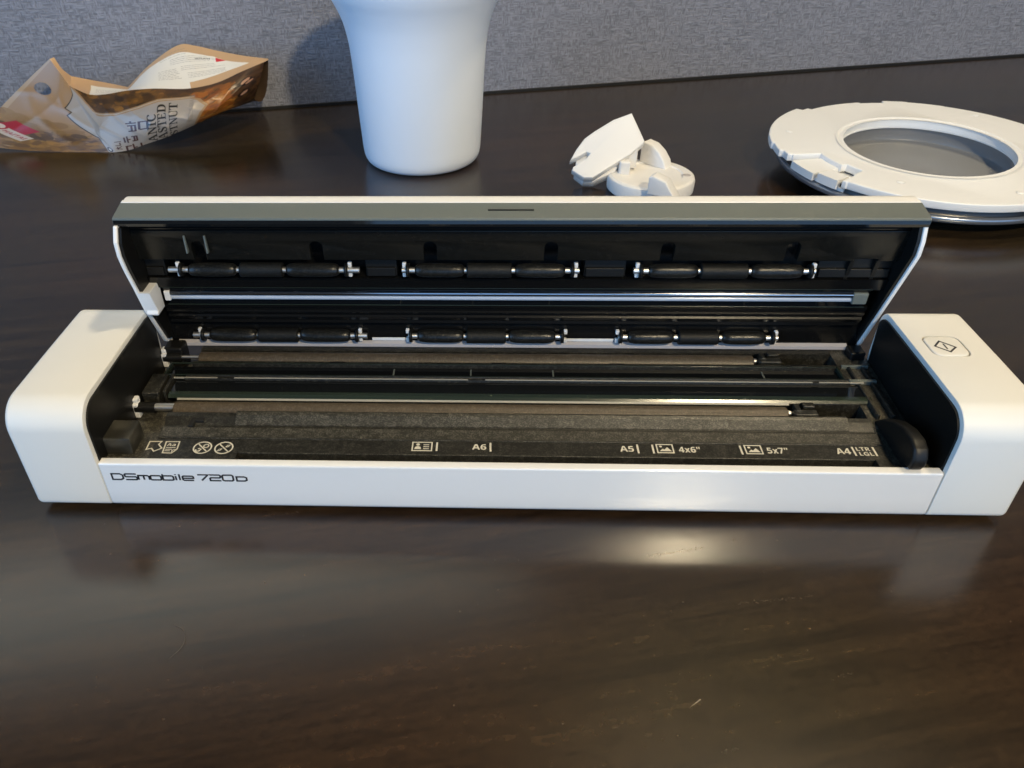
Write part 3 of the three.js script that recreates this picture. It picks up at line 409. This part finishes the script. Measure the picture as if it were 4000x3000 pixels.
// ---------------------------------------------------------------- snack pouch
{
  const c = root('snack_pouch', 'crumpled brown chestnut snack pouch lying at the foot of the wall', 'snack pouch', [-240, 0, -330]);
  function surface(cols, N, Mv, us, kink = []) {                    // cols of [top, middle, bottom]; smooth along the pouch except at kinks
    const V = (p) => new THREE.Vector3(...p), n = cols.length, P = [], uv = [], idx = [];
    const cuts = [0, ...kink, n - 1], at = (row, t) => {
      let k = 0; while (k < cuts.length - 2 && t > cuts[k + 1]) k++;
      const a = cuts[k], b = cuts[k + 1], cr = new THREE.CatmullRomCurve3(cols.slice(a, b + 1).map((q) => V(q[row])), false, 'centripetal');
      return cr.getPoint(Math.min(1, Math.max(0, (t - a) / (b - a))));
    };
    for (let i = 0; i <= N; i++) {
      const t = i / N * (n - 1), k = Math.min(n - 2, Math.floor(t)), uu = us[k] + (us[k + 1] - us[k]) * (t - k), a = at(0, t), m = at(1, t), b = at(2, t);
      for (let j = 0; j <= Mv; j++) {
        const v = j / Mv, q = m.clone().multiplyScalar(2).sub(a.clone().add(b).multiplyScalar(0.5)), p = a.clone().multiplyScalar((1 - v) ** 2).addScaledVector(q, 2 * v * (1 - v)).addScaledVector(b, v * v);
        const e = Math.sin(v * Math.PI), cr = (q) => 1 - Math.abs(Math.sin(q));
        p.z += 1.4 * e * (0.5 * cr(uu * 17 + v * 2.6 + 0.6 * Math.sin(uu * 9)) ** 3 + 0.4 * cr(uu * 29 - v * 3.7 + Math.sin(v * 5)) ** 4 + 0.35 * cr(uu * 11 + v * 5.3 + 0.8 * Math.sin(uu * 21 + v * 3)) ** 6 + 0.03 * Math.sin(uu * 47 - v * 13));
        P.push(p.x, p.y, p.z); uv.push(uu, 1 - v);
      }
    }
    for (let i = 0; i < N; i++) for (let j = 0; j < Mv; j++) { const a = i * (Mv + 1) + j, b = a + Mv + 1; idx.push(a, a + 1, b, b, a + 1, b + 1); }
    const g = new THREE.BufferGeometry(); g.setAttribute('position', new THREE.Float32BufferAttribute(P, 3)); g.setAttribute('uv', new THREE.Float32BufferAttribute(uv, 2)); g.setIndex(idx); g.computeVertexNormals(); return g;
  }
  const front = [[[-281.4, 48.2, -345], [-309, 28, -337], [-340, 3, -322]], [[-275.7, 41, -341.5], [-281, 21, -330], [-291, 0.3, -316]], [[-270.1, 33.8, -338], [-258.5, 18, -326], [-245.5, 0.3, -314]], [[-257.2, 29.8, -334], [-248.5, 14.5, -321], [-240, 0.3, -314]], [[-246.5, 30.3, -332], [-238, 16, -319.5], [-232, 1.2, -315.5]], [[-231, 32.8, -331], [-225, 18, -318], [-222, 4, -317.5]], [[-215.2, 33.6, -332], [-209, 20.5, -319], [-207, 8, -321]], [[-195.1, 31.9, -338], [-190, 22.5, -325], [-190, 13.5, -328]], [[-180.1, 32.6, -348], [-176, 25.5, -336], [-177, 17.2, -338]], [[-166.2, 36.4, -360], [-164.5, 28, -350], [-167, 18, -352]], [[-155.0, 38.4, -375], [-157.5, 29, -367], [-162, 19, -363]]];
  const us = [0, 0.1, 0.2, 0.27, 0.34, 0.44, 0.54, 0.68, 0.8, 0.9, 1];
  // printed front film: drawn in the pouch's own length (u) and height (v)
  const cw = 1024, ch = 512, cv = document.createElement('canvas'); cv.width = cw; cv.height = ch; const x = cv.getContext('2d'); const rp = rng(9);
  x.fillStyle = '#b59674'; x.fillRect(0, 0, cw, ch);
  const blot = (u0, u1, v0, v1, cols, n, s0, s1) => { for (let i = 0; i < n; i++) { x.fillStyle = cols[Math.floor(rp() * cols.length)]; x.globalAlpha = 0.35 + rp() * 0.5; x.beginPath(); x.ellipse((u0 + rp() * (u1 - u0)) * cw, (v0 + rp() * (v1 - v0)) * ch, s0 + rp() * s1, (s0 + rp() * s1) * 0.8, rp() * 3, 0, 7); x.fill(); } x.globalAlpha = 1; };
  x.fillStyle = '#c9b091'; x.fillRect(0, 0, 0.012 * cw, ch);
  blot(-0.02, 0.17, 0.66, 0.8, ['#a68658', '#957348', '#ae8d5e', '#8f7040'], 90, 8, 26);
  blot(-0.02, 0.19, 0.78, 1.0, ['#7b5a26', '#8f6a2c', '#6a4d22', '#a37d3c', '#5c4320'], 260, 4, 18);
  blot(0.06, 0.2, 0.88, 1.0, ['#9c7220', '#ad8030', '#866019', '#6b4c18'], 90, 4, 14);
  // label with its jagged left edge
  const lab = [[0.2, 0], [0.185, 0.16], [0.135, 0.42], [0.155, 0.46], [0.14, 0.52], [0.2, 0.8], [0.205, 1], [0.66, 1], [0.7, 0.62], [0.73, 0.48], [0.705, 0.27], [0.68, 0.2], [0.55, 0.22], [0.47, 0.3], [0.36, 0.36], [0.27, 0.33], [0.2, 0.02]];
  x.fillStyle = '#b9b4b3'; x.beginPath(); lab.forEach(([a, b], i) => (i ? x.lineTo(a * cw, b * ch) : x.moveTo(a * cw, b * ch))); x.fill();
  x.strokeStyle = '#2c2620'; x.lineWidth = 4; x.beginPath(); lab.slice(0, 7).forEach(([a, b], i) => (i ? x.lineTo(a * cw, b * ch) : x.moveTo(a * cw, b * ch))); x.stroke();
  // brown photograph of chestnuts above and right of the label
  x.save(); x.beginPath(); [[0.215, 0], [0.27, 0.27], [0.36, 0.31], [0.47, 0.25], [0.55, 0.17], [0.68, 0.15], [0.72, 0.26], [0.745, 0.48], [0.715, 0.64], [0.67, 1], [1, 1], [1, 0]].forEach(([a, b], i) => (i ? x.lineTo(a * cw, b * ch) : x.moveTo(a * cw, b * ch))); x.clip();
  x.fillStyle = '#5a3f1e'; x.fillRect(0, 0, cw, ch);
  blot(0.22, 0.72, 0, 0.3, ['#8a5f1d', '#3d2a14', '#a8762a', '#4b3216', '#6d4a1c'], 120, 6, 26);
  blot(0.68, 0.86, 0.1, 1, ['#a8601c', '#b9711f', '#8e4f18', '#c98a35', '#9d5a1b'], 220, 8, 34);
  blot(0.86, 1, 0, 1, ['#3a2514', '#4d331c', '#2c1c10', '#5f4223'], 150, 8, 26);
  for (const [a, b, r, s] of [[0.91, 0.3, 26, 0.5], [0.93, 0.36, 20, 0.9], [0.905, 0.62, 22, 0.6]]) { x.fillStyle = '#2a160c'; x.beginPath(); x.ellipse(a * cw, b * ch, r * 1.3, r * 1.9, s, 0, 7); x.fill(); x.fillStyle = '#c9a08c'; x.beginPath(); x.ellipse(a * cw + 3, b * ch - 4, r * 0.7, r * 1.3, s, 0, 7); x.fill(); }
  x.restore();
  x.strokeStyle = '#cfcac6'; x.lineWidth = 5; x.beginPath(); [[0.255, 0.29], [0.36, 0.335], [0.47, 0.275], [0.55, 0.195], [0.7, 0.175]].forEach(([a, b], i) => (i ? x.lineTo(a * cw, b * ch) : x.moveTo(a * cw, b * ch))); x.stroke();
  // lettering, reading from the bottom edge up
  const rot = (u, v, fn, a = -1.45, k = 1) => { x.save(); x.translate(u * cw, v * ch); x.rotate(a); x.scale(k, k); fn(); x.restore(); };
  x.strokeStyle = '#4a1d12'; x.lineWidth = 9; x.lineJoin = 'miter';
  const stroke = (list) => { for (const l of list) { x.beginPath(); l.forEach(([a, b], i) => (i ? x.lineTo(a, b) : x.moveTo(a, b))); x.stroke(); } };
  const bam = [[[0, 0], [0, 34], [44, 34], [44, 0]], [[0, 18], [44, 18]], [[62, -6], [62, 40]], [[62, 16], [78, 16]], [[6, 50], [66, 50], [66, 80], [6, 80], [6, 50]]];
  rot(0.385, 0.66, () => stroke(bam), -1.45, 1.2); 
  rot(0.328, 1.02, () => { x.lineWidth = 8; stroke([[[0, 0], [40, 0], [40, 26]], [[-6, 34], [52, 34]], [[20, 34], [20, 52]], [[4, 48], [4, 72], [46, 72]], [[70, 0], [110, 0]], [[66, 14], [116, 14]], [[90, 14], [90, 30]], [[74, 36], [74, 60], [110, 60], [110, 36]], [[74, 48], [110, 48]]]); }, -1.45, 1.25);
  rot(0.28, 0.95, () => { x.lineWidth = 6; stroke([[[0, 8], [26, 8]], [[13, 0], [0, 30]], [[13, 12], [28, 30]], [[40, 0], [40, 26], [66, 26]], [[76, 0], [76, 34]]]); });
  x.fillStyle = '#211c18'; x.font = 'bold 50px serif';
  x.textAlign = 'right';
  for (const [t, u, v] of [['ORGANIC', 0.528, 0.42], ['ROASTED', 0.578, 0.26], ['CHESTNUT', 0.626, 0.26]]) rot(u, v, () => { x.scale(2.3, 1); x.fillText(t, 0, 0); });
  x.textAlign = 'left';
  x.fillStyle = '#8d8784'; rot(0.66, 0.8, () => { x.font = '26px serif'; x.scale(1.6, 1); x.fillText('NATURAL SNACK', 0, 0); });
  x.strokeStyle = '#3a2017'; x.lineWidth = 9; x.fillStyle = '#cfcac6'; x.beginPath(); x.arc(0.232 * cw, 0.955 * ch, 16, 0, 7); x.fill(); x.stroke();
  // red and white maker's flash near the lower end of the flap
  x.save(); x.translate(0.043 * cw, 0.79 * ch); x.rotate(0.62); x.fillStyle = '#b3202a'; x.fillRect(-26, -34, 60, 40); x.fillStyle = '#d8cfc6'; x.fillRect(-6, 4, 62, 30); x.fillStyle = '#a5333a'; x.font = 'bold 15px sans-serif'; x.fillText('HAITAI', 2, 24); x.fillStyle = '#e3d9d0'; x.beginPath(); x.ellipse(-18, 12, 15, 13, 0, 0, 7); x.fill(); x.strokeStyle = '#b3202a'; x.lineWidth = 5; x.stroke(); x.restore();
  const tf = new THREE.CanvasTexture(cv); tf.colorSpace = THREE.SRGBColorSpace;
  const am = document.createElement('canvas'); am.width = cw; am.height = ch; const ax = am.getContext('2d'); ax.fillStyle = '#fff'; ax.fillRect(0, 0, cw, ch); ax.fillStyle = '#000'; ax.beginPath(); ax.ellipse(0.053 * cw, 0.3 * ch, 27, 33, 0.2, 0, 7); ax.fill();
  const film = { roughness: 0.33, side: THREE.DoubleSide };
  part('printed_film', surface(front, 220, 36, us, [2]), std({ ...film, color: rgb(0.64, 0.59, 0.51), clearcoat: 0.25, clearcoatRoughness: 0.28, map: tf, alphaMap: new THREE.CanvasTexture(am), alphaTest: 0.5 }), c);
  // the other film: rises from the seam to the back edge, then falls to the desk
  const S = front.map((q) => q[0]).concat([[-152.6, 39, -378]]);
  const edge = [[-279.6, 48.6, -347.6], [-276.4, 42, -347], [-274.4, 36.2, -352], [-266.5, 31.5, -361], [-253.5, 29, -361], [-242.7, 27.4, -359], [-229, 38.8, -374], [-211.9, 47.2, -386], [-203, 46.4, -386], [-186, 43.2, -384], [-170, 40.8, -382], [-153.3, 39.3, -380]];
  const back = S.map((s, i) => { const e = edge[i], m = s.map((v, k) => (v + e[k]) / 2); if (i > 1 && i < 6) m[1] -= 1.2; if (i > 6 && i < 10) m[1] -= 1; return [s, m, e]; });
  const ub = [0, 0.06, 0.12, 0.2, 0.27, 0.34, 0.46, 0.62, 0.74, 0.85, 0.94, 1];
  const bv = document.createElement('canvas'); bv.width = 1024; bv.height = 512; const y = bv.getContext('2d');
  y.fillStyle = '#c9a57d'; y.fillRect(0, 0, 1024, 512);
  y.fillStyle = '#eeeae0'; y.beginPath(); [[0.2, 1], [0.2, 0.55], [0.33, 0.3], [0.4, 0.14], [0.56, 0.14], [0.72, 0.2], [0.8, 0.24], [0.86, 0.45], [0.895, 0.62], [0.9, 0.72], [0.84, 0.76], [0.62, 0.86]].forEach(([a, b], i) => (i ? y.lineTo(a * 1024, (1 - b) * 512) : y.moveTo(a * 1024, (1 - b) * 512)));
  y.fill(); y.fillRect(0.2 * 1024, 0, 0.43 * 1024, 0.74 * 512);
  const ry = rng(4); const lines = (u, v, w, n, step, col, ww = 3) => { y.fillStyle = col; for (let i = 0; i < n; i++) { let q = u * 1024; while (q < (u + w * (0.7 + ry() * 0.3)) * 1024) { const l = 5 + ry() * 18; y.fillRect(q, (v + i * step) * 512, l, ww); q += l + 4; } } };
  // small print lies across the back panel: rows along the pouch's length
  lines(0.63, 0.26, 0.2, 4, 0.035, '#6f6a64'); lines(0.6, 0.45, 0.24, 3, 0.04, '#77726c'); lines(0.55, 0.62, 0.28, 4, 0.04, '#7a756f'); lines(0.49, 0.26, 0.1, 7, 0.04, '#8d8882', 4); lines(0.22, 0.3, 0.1, 5, 0.06, '#6d6760', 4); lines(0.5, 0.8, 0.2, 3, 0.05, '#8a857e');
  y.fillStyle = '#37322e'; y.save(); y.translate(0.78 * 1024, 0.66 * 512); y.rotate(Math.PI); y.font = 'bold 26px sans-serif'; y.fillText('HAITAI', 0, 0); y.restore();
  y.fillStyle = '#d42c36'; y.beginPath(); y.moveTo(0.795 * 1024, 0.58 * 512); y.lineTo(0.84 * 1024, 0.62 * 512); y.lineTo(0.805 * 1024, 0.72 * 512); y.fill();
  const tb = new THREE.CanvasTexture(bv); tb.colorSpace = THREE.SRGBColorSpace;
  part('back_film', surface(back, 200, 24, ub, [2, 5]), std({ ...film, map: tb }), c);
  const rear = edge.map((e, i) => { const b = i < front.length ? front[i][2] : [-163, 19.5, -362]; return [e, [(e[0] + b[0]) / 2, Math.max(1, e[1] * 0.42), (e[2] * 0.72 + b[2] * 0.28)], b]; });
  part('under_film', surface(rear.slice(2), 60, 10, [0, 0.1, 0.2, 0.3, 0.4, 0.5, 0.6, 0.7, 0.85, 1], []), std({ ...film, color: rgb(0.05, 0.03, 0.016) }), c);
}

// ---------------------------------------------------------------- lint on the desk
{
  const tube = (pts, r) => new THREE.TubeGeometry(new THREE.CatmullRomCurve3(pts.map((p) => new THREE.Vector3(...p))), 24, r, 6);
  const h = root('hair_strand', 'thin pale curled hair lying on the desk in front of the scanner', 'hair', [-84, 0, 46]);
  part('strand', tube([[-87.5, 0.1, 41], [-84.6, 0.3, 42.6], [-83.2, 0.4, 45.8], [-83.7, 0.3, 48.4], [-85.6, 0.1, 51.2]], 0.04), std({ color: rgb(0.12, 0.1, 0.075), roughness: 0.5 }), h);
  const s = root('wood_splinter', 'tiny pale splinter on the bare desk at lower right of the scanner', 'splinter', [42, 0, 60]);
  part('shaft', new THREE.CylinderGeometry(0.04, 0.15, 3.2, 7).rotateZ(Math.PI / 2).rotateY(0.65).translate(41.8, 0.2, 60), std({ color: rgb(0.3, 0.25, 0.17), roughness: 0.7 }), s);
}
renderer.render(scene, camera);
